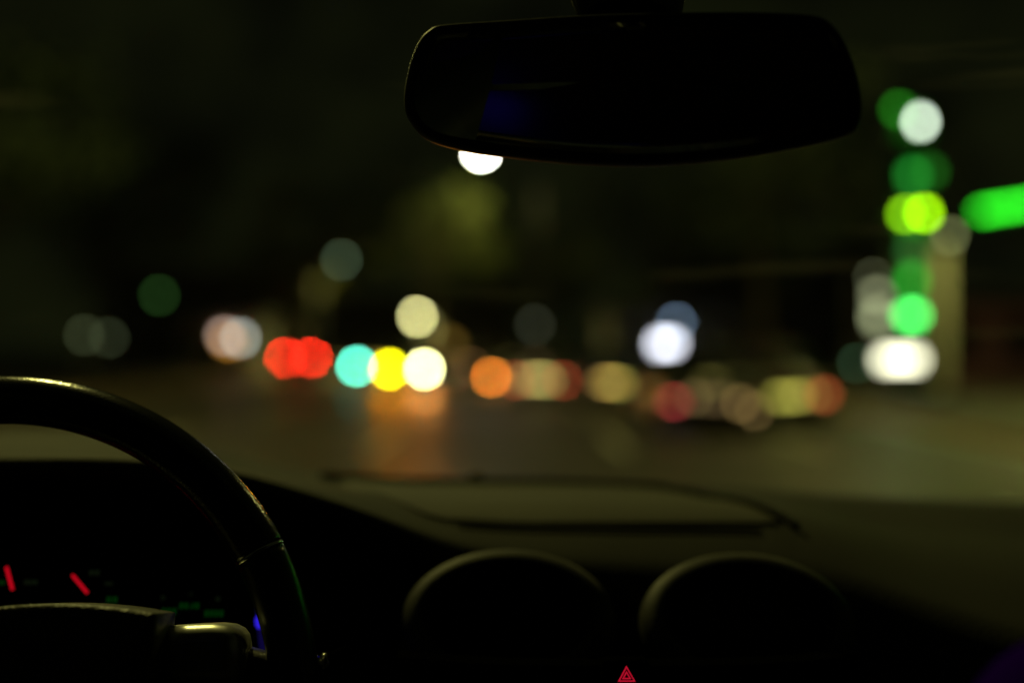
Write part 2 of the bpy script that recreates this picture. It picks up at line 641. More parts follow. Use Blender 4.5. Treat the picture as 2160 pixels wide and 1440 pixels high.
def mir(p, off, inset):
    v = Vector(p) - m_cen
    # inset toward the mirror's long axis so that the rounded rim keeps its width
    hx = max(0.0, abs(v.x) - 0.085) * (1 if v.x > 0 else -1)
    axis = Vector((v.x - hx, 0))
    L = (v - axis).length
    q = axis + (v - axis) * max(0.02, (L - inset) / L) + m_cen
    pt = CAM + FW * (MD + off) + RT * (m_cx + q.x) + UP * q.y
    # whole mirror turned toward the driver
    return pt + (pt - CAM).normalized() * (-0.21 * q.x + 0.016 * (q.y - m_cen.y))


b = MB()
rings = [[mir(p, o, i) for p in mo] for o, i in ((0.009, 0.0070), (0.004, 0.0062), (0.001, 0.0048), (0.0005, 0.003), (0.002, 0.0012), (0.0055, 0.0), (0.012, 0.0004), (0.020, 0.004), (0.028, 0.012), (0.034, 0.024), (0.036, 0.036))]
b.loft(rings)
mirror = b.build('rear_view_mirror', mat('mirror_housing', (0.06, 0.06, 0.058), 0.5, bump=('grain', 400, .2, .0004)), car)
m_mirror = mat('mirror_silver', (0.80, 0.82, 0.80), 0.12, metal=1.0)
b = MB()
# slightly convex glass, turned toward the driver
g = []
for s in [0.0062, 0.012, 0.02, 0.03, 0.036]:
    rr_ = []
    for p in mo:
        q = mir(p, 0.0014, s)
        dx = q.x - m_cx
        rr_.append(q + FW * (0.09 * dx * dx))       # slightly convex
    g.append(rr_)
b.loft(g, cap=True)
b.build('mirror_glass', m_mirror, mirror)
b = MB()
stem_c = at(1330, 40, 0.60)
b.loft([[stem_c + Vector((math.cos(t) * rx_, dy_ + math.sin(t) * ry_, dz_)) for t in [2 * PI * k / 28 for k in range(28)]]
        for rx_, ry_, dy_, dz_ in ((0.030, 0.010, 0.0, -0.02), (0.032, 0.013, 0.006, 0.004), (0.037, 0.020, 0.02, 0.02), (0.040, 0.026, 0.05, 0.05), (0.044, 0.03, 0.07, 0.075))])
b.build('stem', m_gloss, mirror)

# ---- windscreen with a thin film of dirt, pillars, roof, rear
m_glass = bpy.data.materials.new('windscreen_glass')
m_glass.use_nodes = True
nt = m_glass.node_tree
for n in list(nt.nodes):
    if n.type == 'BSDF_PRINCIPLED':
        nt.nodes.remove(n)
out = nt.nodes['Material Output']
tr = nt.nodes.new('ShaderNodeBsdfTransparent')
tr.inputs['Color'].default_value = (0.97, 1.0, 0.97, 1)
gl = nt.nodes.new('ShaderNodeBsdfGlossy')
gl.inputs['Roughness'].default_value = 0.0
fr = nt.nodes.new('ShaderNodeFresnel')
fr.inputs['IOR'].default_value = 1.12
mx = nt.nodes.new('ShaderNodeMixShader')
nt.links.new(fr.outputs[0], mx.inputs[0])
nt.links.new(tr.outputs[0], mx.inputs[1])
nt.links.new(gl.outputs[0], mx.inputs[2])
tl = nt.nodes.new('ShaderNodeBsdfTranslucent')
tl.inputs['Color'].default_value = (0.8, 0.8, 0.75, 1)
tcg = nt.nodes.new('ShaderNodeTexCoord')
mp = nt.nodes.new('ShaderNodeMapping')
mp.inputs['Rotation'].default_value = (0, R(-50), 0)
mp.inputs['Scale'].default_value = (2.2, 1.5, 26)
nz = nt.nodes.new('ShaderNodeTexNoise')
nz.inputs['Scale'].default_value = 1.6
nz.inputs['Detail'].default_value = 4
nt.links.new(tcg.outputs['Object'], mp.inputs['Vector'])
nt.links.new(mp.outputs[0], nz.inputs['Vector'])
rp = nt.nodes.new('ShaderNodeMapRange')
rp.inputs['From Min'].default_value = 0.62
rp.inputs['From Max'].default_value = 0.78
rp.inputs['To Min'].default_value = 0.0004
rp.inputs['To Max'].default_value = 0.06
nt.links.new(nz.outputs['Fac'], rp.inputs['Value'])
mx2 = nt.nodes.new('ShaderNodeMixShader')
nt.links.new(rp.outputs[0], mx2.inputs[0])
nt.links.new(mx.outputs[0], mx2.inputs[1])
nt.links.new(tl.outputs[0], mx2.inputs[2])
nt.links.new(mx2.outputs[0], out.inputs['Surface'])

b = MB()
rings = []
for i in range(17):
    t = i / 16
    y, z = 1.24 - 0.74 * t, CAM_H - 0.20 + 0.62 * t + 0.03 * math.sin(PI * t)
    hw = 0.76 - 0.14 * t
    rings.append([Vector((hw * s, y - 0.10 * s * s, z)) for s in [-1 + 2 * k / 20 for k in range(21)]])
b.loft(rings, closed=False, cap=False)
b.build('windscreen', m_glass, car)
for s in (-1, 1):
    b = MB()
    pts = [(s * 0.785, 1.14, CAM_H - 0.22), (s * 0.75, 0.95, CAM_H - 0.04), (s * 0.70, 0.68, CAM_H + 0.19), (s * 0.645, 0.40, CAM_H + 0.42)]
    b.tube(pts, [0.05, 0.04, 0.038, 0.04], 12)
    b.build('pillar', m_black, car)
    b = MB()
    b.box((s * 0.83, 0.1, CAM_H - 0.62), (0.08, 2.2, 0.9))
    b.build('door', m_black, car)
for s in (-1, 1):
    b = MB()
    b.box((s * 0.79, -0.85, CAM_H + 0.10), (0.05, 1.35, 0.70))
    b.build('quarter_panel', m_deep, car)
b = MB()
b.box((0, -0.55, CAM_H + 0.445), (1.36, 2.1, 0.05))
bevel(b.build('roof', m_lining, car), 0.02)
b = MB()
b.box((0, -1.5, CAM_H - 0.1), (1.6, 0.10, 1.5))
b.build('rear_dark_wall', m_deep, car)  # unseen wall added to keep the mirror's reflection dark
b = MB()
b.box((0, -0.2, CAM_H - 1.12), (1.7, 3.2, 0.06))
b.build('floor_pan', m_black, car)
b = MB()
rings = []
for (y, z, hw) in ((1.29, -0.225, 0.66), (1.45, -0.235, 0.68), (1.75, -0.265, 0.68), (2.05, -0.30, 0.66), (2.30, -0.36, 0.62), (2.42, -0.43, 0.60), (2.45, -0.58, 0.6)):
    rings.append([Vector((hw * s, y, CAM_H + z - 0.05 * s ** 4 + 0.012 * (abs(s) > 0.55))) for s in [-1 + k / 8 for k in range(17)]])
b.loft(rings, closed=False, cap=False)
bonnet = b.build('bonnet', m_paint_own, car)
b = MB()
nzp = Vector((-0.0355, 0.985, dash_z(-0.0355, 0.985) + 0.004))
b.ellipsoid(nzp, (0.008, 0.009, 0.009))
b.box(nzp + Vector((0, 0, -0.004)), (0.024, 0.018, 0.005))
b.build('sun_sensor', m_black, dash)
# wiper arm parked at the base of the screen
b = MB()
wz = lambda x: CAM_H - 0.163
b.tube([(-0.30, 1.27, CAM_H - 0.195), (0.0, 1.275, CAM_H - 0.20), (0.25, 1.27, CAM_H - 0.20), (0.42, 1.26, CAM_H - 0.20)], 0.005, 8)
b.build('wiper_arm', m_black, car)

# unseen blue lamp under the roof, added for the blue glow in the mirror
m_blue = emis('blue_lamp_light', (0.07, 0.03, 1.0), 0.04, light=True)
b = MB()
b.ellipsoid((-0.475, -0.42, CAM_H + 0.41), (0.05, 0.05, 0.012))
b.build('blue_cabin_lamp', m_blue, car)
m_blue2 = emis('blue_indicator_light', (0.04, 0.02, 1.0), 0.62)  # glow standing in for the blue glint beside the wheel rim
m_blue3 = emis('blue_strip_light', (0.10, 0.05, 1.0), 0.030)  # dim glow standing in for the blue streak below that glint
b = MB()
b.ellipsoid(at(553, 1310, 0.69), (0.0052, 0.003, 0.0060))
b.build('blue_glint', m_blue2, car)
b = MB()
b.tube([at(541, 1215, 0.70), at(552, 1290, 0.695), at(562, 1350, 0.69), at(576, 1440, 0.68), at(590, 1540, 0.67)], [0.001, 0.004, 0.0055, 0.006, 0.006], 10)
b.build('blue_streak', m_blue3, car)

# padded purple bag close to the camera, lower right
b = MB()
bc = at(2345, 1606, 0.42)
b.ellipsoid(bc, (0.062, 0.05, 0.055), 28, 18)
bag = b.build('bag', mat('bag_cloth', (0.024, 0.0015, 0.20), 0.9, spec=0.0, bump=('noise', 60, .4, .003)), None)
tag(bag, 'dark purple padded bag filling the lower right corner', 'bag')

# ==================================================================== THE PLACE OUTSIDE
# ---- ground, road, pavement
m_ground = mat('ground_soil', (0.05, 0.055, 0.03), 0.95, noise=(0.4, 0.3))
b = MB()
b.add([(-700, -60, -0.14), (700, -60, -0.14), (700, 900, -0.14), (-700, 900, -0.14)], [(0, 1, 2, 3)])
tag(b.build('ground', m_ground), kind='structure')
m_road = mat('asphalt', (0.046, 0.040, 0.032), 0.55, noise=(0.55, 0.35), bump=('noise', 40, 0.4, 0.01), spec=0.25)
nt = m_road.node_tree
pn = nt.nodes.new('ShaderNodeTexNoise')
pn.inputs['Scale'].default_value = 0.25
tcr = nt.nodes.new('ShaderNodeTexCoord')
nt.links.new(tcr.outputs['Object'], pn.inputs['Vector'])
mr = nt.nodes.new('ShaderNodeMapRange')
mr.inputs['From Min'].default_value = 0.35
mr.inputs['From Max'].default_value = 0.65
mr.inputs['To Min'].default_value = 0.42
mr.inputs['To Max'].default_value = 0.60
nt.links.new(pn.outputs['Fac'], mr.inputs['Value'])
nt.links.new(mr.outputs[0], nt.nodes['Principled BSDF'].inputs['Roughness'])
b = MB()
b.add([(-13.0, -40, 0), (7.4, -40, 0), (7.4, 260, 0), (-13.0, 260, 0)], [(0, 1, 2, 3)])
b.box((-2.8, 110, -0.07), (20.3, 299, 0.12))
tag(b.build('road', m_road), kind='structure')
m_pave = mat('paving', (0.07, 0.062, 0.045), 0.8, noise=(1.5, 0.25))
for nm, x0, x1 in (('pavement', 7.55, 60), ('pavement', -60, -13.15)):
    b = MB()
    b.box(((x0 + x1) / 2, 110, 0.02), (x1 - x0, 299, 0.2))
    tag(b.build(nm, m_pave), kind='structure')
m_kerb = mat('kerb_yellow', (0.30, 0.17, 0.02), 0.7, noise=(2, 0.3))
for x in (7.475, -13.075):
    b = MB()
    for k in range(150):
        b.box((x, -38 + 2 * k, 0.03), (0.146, 1.985, 0.215))
    tag(bevel(b.build('kerb', m_kerb), 0.02, 2), kind='structure')
m_line = mat('road_paint', (0.55, 0.54, 0.48), 0.6, noise=(8, 0.2))
b = MB()
for x in (-5.6, -2.0, 1.6, 4.4):
    for k in range(30):
        y = 6 + k * 8
        b.add([(x - .07, y, .004), (x + .07, y, .004), (x + .07, y + 3, .004), (x - .07, y + 3, .004)], [(0, 1, 2, 3)])
for x in (7.1, -12.7):
    b.add([(x - .06, -20, .004), (x + .06, -20, .004), (x + .06, 250, .004), (x - .06, 250, .004)], [(0, 1, 2, 3)])
tag(b.build('lane_markings', m_line), kind='structure')

# ---- shared outdoor materials
m_pole = mat('painted_pole', (0.03, 0.03, 0.03), 0.7)
m_tyre = mat('tyre_rubber', (0.015, 0.015, 0.015), 0.85)
m_rim = mat('alloy_rim', (0.4, 0.4, 0.4), 0.35, metal=0.9)
m_cglass = mat('car_glass', (0.01, 0.012, 0.012), 0.06, coat=0.5)
m_trim = mat('black_trim', (0.015, 0.015, 0.015), 0.5)
m_chr = mat('car_chrome', (0.6, 0.6, 0.58), 0.2, metal=1)
m_offred = mat('lamp_red_unlit', (0.25, 0.01, 0.01), 0.2)
m_offclear = mat('lamp_clear_unlit', (0.35, 0.35, 0.33), 0.15)


def street_lamp(px, py, d, e, srgb, label, arm=1.5, side=1, light=None, boost=1.0, round_head=False, group='street lamps along the road', base_z=0.0, cone=165):
    p = at(px, py, d)
    root = empty('street_lamp', (p.x + side * arm, p.y, base_z), label=label, cat='street lamp', group=group)
    h = p.z - base_z
    s = e * d / F                       # lens size in metres
    x = -side * arm
    b = MB()
    b.tube([(0, 0, 0), (0, 0, 0.5), (0, 0, h * 0.6), (0, 0, h + 0.12)], [0.11, 0.085, 0.07, 0.05], 10)
    b.build('pole', m_pole, root)
    if arm > 0.05:
        b = MB()
        b.tube([(0, 0, h + 0.05), (x * 0.3, 0, h + 0.25), (x * 0.75, 0, h + 0.25 + s * .3), (x, 0, h + s * 0.35 + 0.12)], [0.05, 0.04, 0.035, 0.03], 8)
        b.build('arm', m_pole, root)
    b = MB()
    b.loft([[Vector((x + math.cos(t) * s * k1, math.sin(t) * s * k1, h + z)) for t in [2 * PI * k / 20 for k in range(20)]]
            for k1, z in ((0.62, s * 0.32), (0.60, s * 0.46), (0.35, s * 0.62 + 0.03), (0.1, s * 0.7 + 0.06))])
    b.build('lamp_head', m_trim, root)
    b = MB()
    b.ellipsoid((x, 0, h), (s * 0.5, s * 0.5, s * 0.5), 20, 12)
    b.build('lamp_lens', lamp_mat('street_lamp_light', srgb, PI * e * e / 4, light=bool(light), boost=boost), root)
    if light:
        ld = bpy.data.lights.new('street_lamp_glow', 'SPOT')
        ld.energy = light
        ld.color = OLIVE
        ld.spot_size = R(cone)
        ld.spot_blend = 0.4
        ld.shadow_soft_size = 0.12
        lo = bpy.data.objects.new('light', ld)
        col.objects.link(lo)
        lo.parent = root
        lo.location = (x, 0, h - s * 0.5 - 0.14)
    return root


street_lamp(1015, 320, 55, 15, (255, 255, 235), 'brightest white street lamp, half hidden behind the rear-view mirror', 3.2, 1, light=3400, boost=3.5, cone=128)
street_lamp(880, 667, 100, 12, (214, 208, 140), 'pale yellow street lamp standing above the oncoming car', 1.2, 1, boost=1.0, light=17000, cone=178)
street_lamp(720, 548, 60, 14, (44, 55, 40), 'faint grey green street lamp, left of the lit tree crown', 1.4, -1, light=2600, cone=130)
street_lamp(336, 622, 44, 13, (18, 38, 13), 'dim green street lamp, highest light at far left', 1.2, -1)
street_lamp(1130, 684, 70, 18, (34, 36, 28), 'very dim grey lamp above the queue of cars, left of the white sign', 1.0, 1)
street_lamp(1678, 722, 70, 20, (16, 21, 24), 'barely lit bluish lamp between the white sign and the price sign', 1.0, 1)
street_lamp(1842, 585, 36, 12, (38, 40, 28), 'dim grey lamp just left of the price sign', 0.8, -1)
street_lamp(948, 724, 88, 22, (60, 44, 12), 'faint amber haze right above the cream headlight, made with an added lamp', 0.4, 1)  # amber haze imitated by an added lamp
street_lamp(1083, 765, 78, 14, (38, 34, 16), 'low dim amber lamp behind the queue of cars', 0.5, 1)
street_lamp(1590, 790, 30.8, 14, (34, 32, 14), 'low dim olive lamp among the waiting cars on the right', 0.3, 1)
street_lamp(1808, 765, 27, 13, (24, 40, 26), 'dim green lamp at the left foot of the price sign', 0.3, -1)
# unseen lamps added outside the frame to light road, dashboard and pillar
street_lamp(2236, 372, 23, 30, (255, 240, 150), 'added lamp lighting the pale pillar, outside the right edge', 0.6, 1, light=380, boost=0.05)  # unseen lamp added to brighten the pale pillar
for x, y, h, pw, lb in ((11.0, 30.0, 14.0, 1400, 'added lamp hung on a wire beyond the price sign, above the frame'),
                        (-6.3, 13.0, 13.2, 2500, 'added lamp hung on a wire left of the own lane, above the frame'),
                        (-10.0, 24.0, 12.5, 800, 'added lamp hung on a wire over the far left lane, above the frame')):
    root = empty('added_hanging_lamp', (x, y, h), label=lb, cat='street lamp', group='added lamps hung over the road')
    b = MB(); b.tube([(-16 - x, 0, .9), (-5 - x * .5, 0, .45), (0, 0, .36), (6 - x * .25, 0, .5), (18 - x, 0, .9)], .012, 6); b.build('wire', m_pole, root)
    b = MB(); b.loft([[Vector((math.cos(t) * r_, math.sin(t) * r_, z)) for t in [2 * PI * k / 20 for k in range(20)]] for r_, z in ((.30, .08), (.27, .16), (.12, .28), (.04, .37))]); b.build('lamp_head', m_trim, root)
    b = MB(); b.ellipsoid((0, 0, .06), (.2, .2, .1)); b.build('lamp_lens', emis('hung_lamp_glow', (1, .93, .5), 10.0), root)
    ld = bpy.data.lights.new('street_lamp_glow', 'SPOT')
    ld.energy = pw
    ld.color = OLIVE
    ld.spot_size = R(165)
    ld.spot_blend = 0.6
    ld.shadow_soft_size = 0.12
    lo = bpy.data.objects.new('light', ld)
    col.objects.link(lo)
    lo.parent = root
    lo.location = (0, 0, -.18)

for px, py, d, c, lb in ((178, 706, 30, (32, 36, 23), 'left one of two faint low garden lamps at far left'),
                         (230, 712, 31, (27, 31, 20), 'right one of two faint low garden lamps at far left')):
    p = at(px, py, d)
    root = empty('garden_lamp', (p.x, p.y, 0.12 if p.x < -13 else 0), label=lb, cat='garden lamp', group='garden lamps')
    h = p.z - root.location.z
    s = 13 * d / F
    b = MB(); b.tube([(0, 0, 0), (0, 0, .3), (0, 0, h - s * .5)], [0.06, 0.04, 0.035], 10); b.build('pole', m_pole, root)
    b = MB(); b.ellipsoid((0, 0, h), (s / 2, s / 2, s / 2)); b.build('lamp_globe', lamp_mat('garden_lamp_light', c, 132), root)
    b = MB(); b.loft([[Vector((math.cos(t) * r_, math.sin(t) * r_, h + s * z)) for t in [2 * PI * k / 16 for k in range(16)]] for r_, z in ((s * .55, .42), (s * .3, .6), (.01, .75))]); b.build('cap', m_trim, root)

# ---- cars
PAINTS = {}


def paint(name, c):
    if name not in PAINTS:
        PAINTS[name] = mat('paint_' + name, c, 0.35, metal=0.3, coat=0.7)
    return PAINTS[name]


def vehicle(loc, rz, pname, pc, label, tail=None, tail_z=0.72, tail_s=(0.20, 0.12), plate=None, plate_s=(0.42, 0.10), head=None, head_z=0.68,
            amber=None, sp=0.66, tall=1.0, reds=(1, 1), extra=(), group='cars waiting in the traffic'):
    """rear bumper at local y=0, nose at y=4.35"""
    root = empty('parked_car' if False else 'traffic_car', loc, rz, label=label, cat='car', group=group)
    pm = paint(pname, pc)
    W = 0.87
    st = [(0.0, .80, .34, .80, .90), (0.08, .95, .27, .90, .96), (0.5, 1.0, .22, .97, 1.0), (1.4, 1.0, .20, .95, 1.0), (2.6, 1.0, .20, .93, 1.0), (3.3, .99, .20, .90, .98),
          (3.9, .96, .22, .82, .94), (4.22, .88, .26, .72, .84), (4.35, .70, .36, .62, .66)]
    b = MB()
    rings = []
    for y, k, zb, zt, _ in st:
        zt *= tall
        w_ = W * k
        half = [(w_ * .80, zb), (w_ * .97, zb + .06), (w_, zb + .22), (w_ * .985, zt - .16), (w_ * .93, zt - .03), (w_ * .80, zt + .01), (w_ * .4, zt + .03)]
        rings.append([Vector((x, y, z)) for x, z in half] + [Vector((-x, y, z)) for x, z in half[::-1]])
    b.loft(rings)
    b.build('body', pm, root)
    zr = 1.44 * tall
    # glasshouse
    gh = [(0.30, .80, .95 * tall), (0.75, .62, zr - .06), (1.2, .60, zr), (2.1, .60, zr), (2.45, .62, zr - .05), (3.25, .78, .93 * tall)]
    b = MB()
    rings = []
    for y, hw, z in gh:
        rings.append([Vector((.82, y, .93 * tall)), Vector((hw, y, z)), Vector((-hw, y, z)), Vector((-.82, y, .93 * tall))])
    b.loft(rings, smooth=False)
    b.build('window_band', m_cglass, root)
    b = MB()
    b.loft([[Vector((.60 * k, y, z - .02)), Vector((.58 * k, y, z + .025)), Vector((0, y, z + .045)), Vector((-.58 * k, y, z + .025)), Vector((-.60 * k, y, z - .02))]
            for y, k, z in ((0.72, 1, zr - .05), (1.15, 1.02, zr), (2.15, 1.02, zr), (2.5, 1, zr - .05))])
    b.build('roof', pm, root)
    b = MB()
    b.loft([[Vector((W * k, y, z)) for k, z in ((.9, .3), (.93, .42), (.9, .54), (-.9, .54), (-.93, .42), (-.9, .3))] for y in (-0.05, 0.12)], smooth=False)
    bevel(b.build('bumper', m_trim, root), .02, 2)
    for sx in (-1, 1):
        for y in (0.85, 3.5):
            b = MB()
            b.loft([[Vector((sx * (W - .20 + o), y + math.cos(t) * r_, .32 + math.sin(t) * r_)) for t in [2 * PI * k / 24 for k in range(24)]]
                    for r_, o in ((.28, 0), (.32, .02), (.32, .18), (.29, .21), (.20, .205))])
            wl = b.build('wheel', m_tyre, root)
            b = MB()
            b.loft([[Vector((sx * (W + o), y + math.cos(t) * r_, .32 + math.sin(t) * r_)) for t in [2 * PI * k / 20 for k in range(20)]]
                    for r_, o in ((.20, .0), (.19, .018), (.05, .022))])
            b.build('rim', m_rim, wl)
        b = MB()
        b.ellipsoid((sx * (W + .07), 2.75, .98 * tall), (.09, .06, .07))
        b.build('wing_mirror', pm, root)
        b = MB()
        b.box((sx * sp, 0.02, tail_z), (tail_s[0], 0.10, tail_s[1]))
        lit = tail if (reds[0] if sx < 0 else reds[1]) else None
        bevel(b.build('tail_light', lit or m_offred, root), .015, 2)
        b = MB()
        b.box((sx * 0.63, 4.27, head_z), (0.2, 0.16, 0.2))
        hm = (head[0] if sx < 0 else head[1]) if head else m_offclear
        bevel(b.build('headlight', hm, root), .03, 2)
    b = MB()
    b.box((0, -0.02, .62), (plate_s[0], 0.05, plate_s[1]))
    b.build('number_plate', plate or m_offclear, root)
    if amber:
        b = MB()
        b.box((sp * amber[1] + 0.0, -0.03, tail_z + amber[2]), (0.12, 0.06, 0.12))
        bevel(b.build('turn_signal', amber[0], root), .015, 2)
    for nm_, x_, z_, s_, m_ in extra:  # extra small glows added to fill the blur between the cars' lights
        b = MB()
        b.box((x_, -0.045, z_), (s_[0], 0.05, s_[1]))
        bevel(b.build(nm_, m_, root), .01, 2)
    b = MB()
    b.box((0, 4.33, .45), (1.0, 0.06, .16))
    b.build('grille', m_trim, root)
    return root


def px_area(w_, h_, d):
    return w_ * h_ * (F / d) ** 2


def centred(pxc, d):
    return (pxc - 1080) / F * d


def zof(py, d):
    return CAM_H - (py - HZ) / F * d


def car_at(px_l, px_r, py, pname, pc, label, lum, plate=None, width=1.34, ts=(0.2, 0.13), **k):
    """rear of a car whose two tail lights are seen at px_l and px_r"""
    d = width * F / (px_r - px_l)
    z = zof(py, d)
    ex = []
    for nm_, px_, py_, s_, c_ in k.pop('lamps', ()):
        ex.append((nm_, centred(px_, d) - centred((px_l + px_r) / 2, d), zof(py_, d), s_, lamp_mat(nm_ + '_glow', c_, px_area(*s_, d), boost=.7)))
    k['extra'] = ex
    tm = lamp_mat('tail_light_glow', lum, px_area(*ts, d), boost=1.0 if lum[0] > 180 else .75)
    pm_ = lamp_mat('plate_glow', plate[0], px_area(0.42, 0.1, d) * 0.9, boost=.8) if plate else None  # plate glows by itself in place of the light it reflects
    return vehicle((centred((px_l + px_r) / 2, d), d, 0), 0, pname, pc, label, tail=tm, tail_z=z, tail_s=ts, plate=pm_, sp=width / 2, **k)


DK, SL, WH, RD, BL = (0.02, 0.02, 0.022), (0.09, 0.09, 0.09), (0.2, 0.2, 0.19), (0.05, 0.01, 0.01), (0.02, 0.03, 0.08)
car_at(601, 658, 754, 'dark', DK, 'car with two bright red tail lights, left of the teal scooter lamp', (222, 32, 18), ts=(0.16, 0.16), tall=1.12)
amb = lamp_mat('amber_signal_glow', (184, 94, 18), px_area(.12, .12, 36))
vehicle((centred(992, 36), 36, 0), 0, 'grey', SL, 'car with a glowing orange turn signal in the middle of the queue',
        tail=lamp_mat('tail_light_glow', (104, 42, 26), px_area(.2, .13, 36)), tail_z=zof(795, 36), sp=.66, amber=(amb, 1.12, -.01), reds=(1, 1),
        extra=[('extra_lamp', .92, zof(796, 36), (.16, .1), lamp_mat('side_amber_glow', (92, 54, 20), px_area(.16, .1, 36))),
               ('brake_light', 0.0, zof(772, 36), (.3, .05), lamp_mat('brake_light_glow', (44, 28, 14), px_area(.3, .05, 36)))])
car_at(908, 950, 781, 'dark', DK, 'far car with dim red tail lights behind the bright headlight', (190, 48, 18), ts=(0.3, 0.22))
car_at(1087, 1186, 803, 'silver', SL, 'car with a beige lit plate between dim red lights, right of the orange signal', (112, 42, 24), plate=((122, 108, 58),), lamps=(('extra_lamp', 1112, 800, (.12, .12), (78, 66, 36)), ('extra_lamp', 1158, 802, (.12, .12), (66, 70, 34)), ('brake_light', 1132, 768, (.3, .04), (30, 22, 12))))
car_at(1236, 1346, 818, 'blue', BL, 'car with a tan lit plate, under the left edge of the white sign', (78, 32, 20), plate=((126, 104, 46),), lamps=(('extra_lamp', 1270, 806, (.12, .12), (70, 52, 26)), ('extra_lamp', 1310, 808, (.12, .12), (60, 62, 24))))
car_at(1422, 1592, 850, 'dark', DK, 'nearest car in the queue, with one crimson tail light on its left', (134, 40, 42), plate=((58, 46, 28),), reds=(1, 0), ts=(0.18, 0.12), lamps=(('extra_lamp', 1462, 838, (.12, .1), (60, 50, 28)), ('extra_lamp', 1560, 850, (.1, .1), (78, 62, 34)), ('brake_light', 1500, 806, (.3, .04), (52, 48, 20)), ('turn_signal', 1590, 866, (.1, .1), (72, 58, 32))))
car_at(1576, 1738, 832, 'red', RD, 'rightmost car of the queue, with a wide yellow lit plate and red light', (112, 48, 24), plate=((122, 118, 48),), ts=(0.16, 0.12), lamps=(('extra_lamp', 1682, 834, (.14, .1), (92, 88, 34)), ('extra_lamp', 1712, 832, (.1, .1), (70, 60, 26))))
# oncoming car
d = 1.29 * F / 75
hy = lamp_mat('yellow_headlight_glow', (255, 240, 0), px_area(.2, .2, d), light=True, boost=1.35)
hw = lamp_mat('cream_headlight_glow', (255, 252, 175), px_area(.2, .2, d), light=True, boost=1.8)
vehicle((centred(858, d), d + 4.35, 0), PI, 'white', WH, 'oncoming car with one yellow and one cream headlight',
        head=(hw, hy), head_z=zof(778, d))
# headlamp beams of the oncoming car, falling on the road toward us
beam_car = [o for o in bpy.data.objects if o.get('label', '').startswith('oncoming car')][0]
for sx, colr, pw in ((0.63, (1, .22, .012), 310), (-0.63, (1, .24, .012), 350)):
    ld = bpy.data.lights.new('headlight_beam', 'SPOT')
    ld.energy = pw
    ld.color = colr
    ld.spot_size = R(50)
    ld.spot_blend = 0.8
    ld.shadow_soft_size = 0.09
    lo = bpy.data.objects.new('beam', ld)
    col.objects.link(lo)
    lo.parent = beam_car
    lo.location = (sx, 4.50, zof(778, d) - .02)
    lo.rotation_euler = (R(86), 0, 0)

# scooter with a teal lamp
p = at(752, 772, 36)
root = empty('scooter', (p.x, p.y + .25, 0), label='scooter with a teal headlamp beside the oncoming car', cat='scooter')
b = MB(); b.ellipsoid((0, 0, p.z), (.115, .07, .115)); b.build('headlamp', lamp_mat('teal_lamp_glow', (92, 248, 212), PI * 42, boost=1.0), root)
root.children[0].location.y = -.25
for y in (0.0, 1.25):
    b = MB()
    rg = []
    for k in range(25):
        a = 2 * PI * k / 24
        rg.append((0, y + math.cos(a) * .2, .25 + math.sin(a) * .2))
    b.tube(rg, .05, 8, cap=False)
    b.build('wheel', m_tyre, root)
b = MB()
b.tube([(0, 0, .25), (0, -.02, .6), (0, -.10, p.z), (0, -.06, p.z + .12)], [.03, .05, .07, .04], 8)
b.build('front_fork', m_trim, root)
b = MB(); b.tube([(-.33, .0, p.z + .10), (-.1, -.06, p.z + .12), (.1, -.06, p.z + .12), (.33, .0, p.z + .10)], .015, 8); b.build('handlebar', m_trim, root)
b = MB()
b.loft([[Vector((math.cos(t) * w_, y, z + math.sin(t) * h_)) for t in [2 * PI * k / 16 for k in range(16)]] for y, w_, z, h_ in ((.05, .2, .55, .28), (.15, .16, .35, .1), (.55, .16, .32, .08), (.75, .17, .5, .2), (1.2, .15, .6, .15), (1.5, .08, .62, .08))])
b.build('body', paint('white', WH), root)
b = MB(); b.ellipsoid((0, .95, .78), (.14, .36, .06)); b.build('saddle', m_trim, root)

# ---- trees
m_bark = mat('bark', (0.06, 0.045, 0.03), 0.95, noise=(6, .4))
LEAF = [mat('foliage_%s' % n, c, 0.7, noise=(3, .4)) for n, c in (('olive', (.075, .095, .018)), ('deep', (.035, .055, .018)), ('yellow', (.10, .10, .02)))]


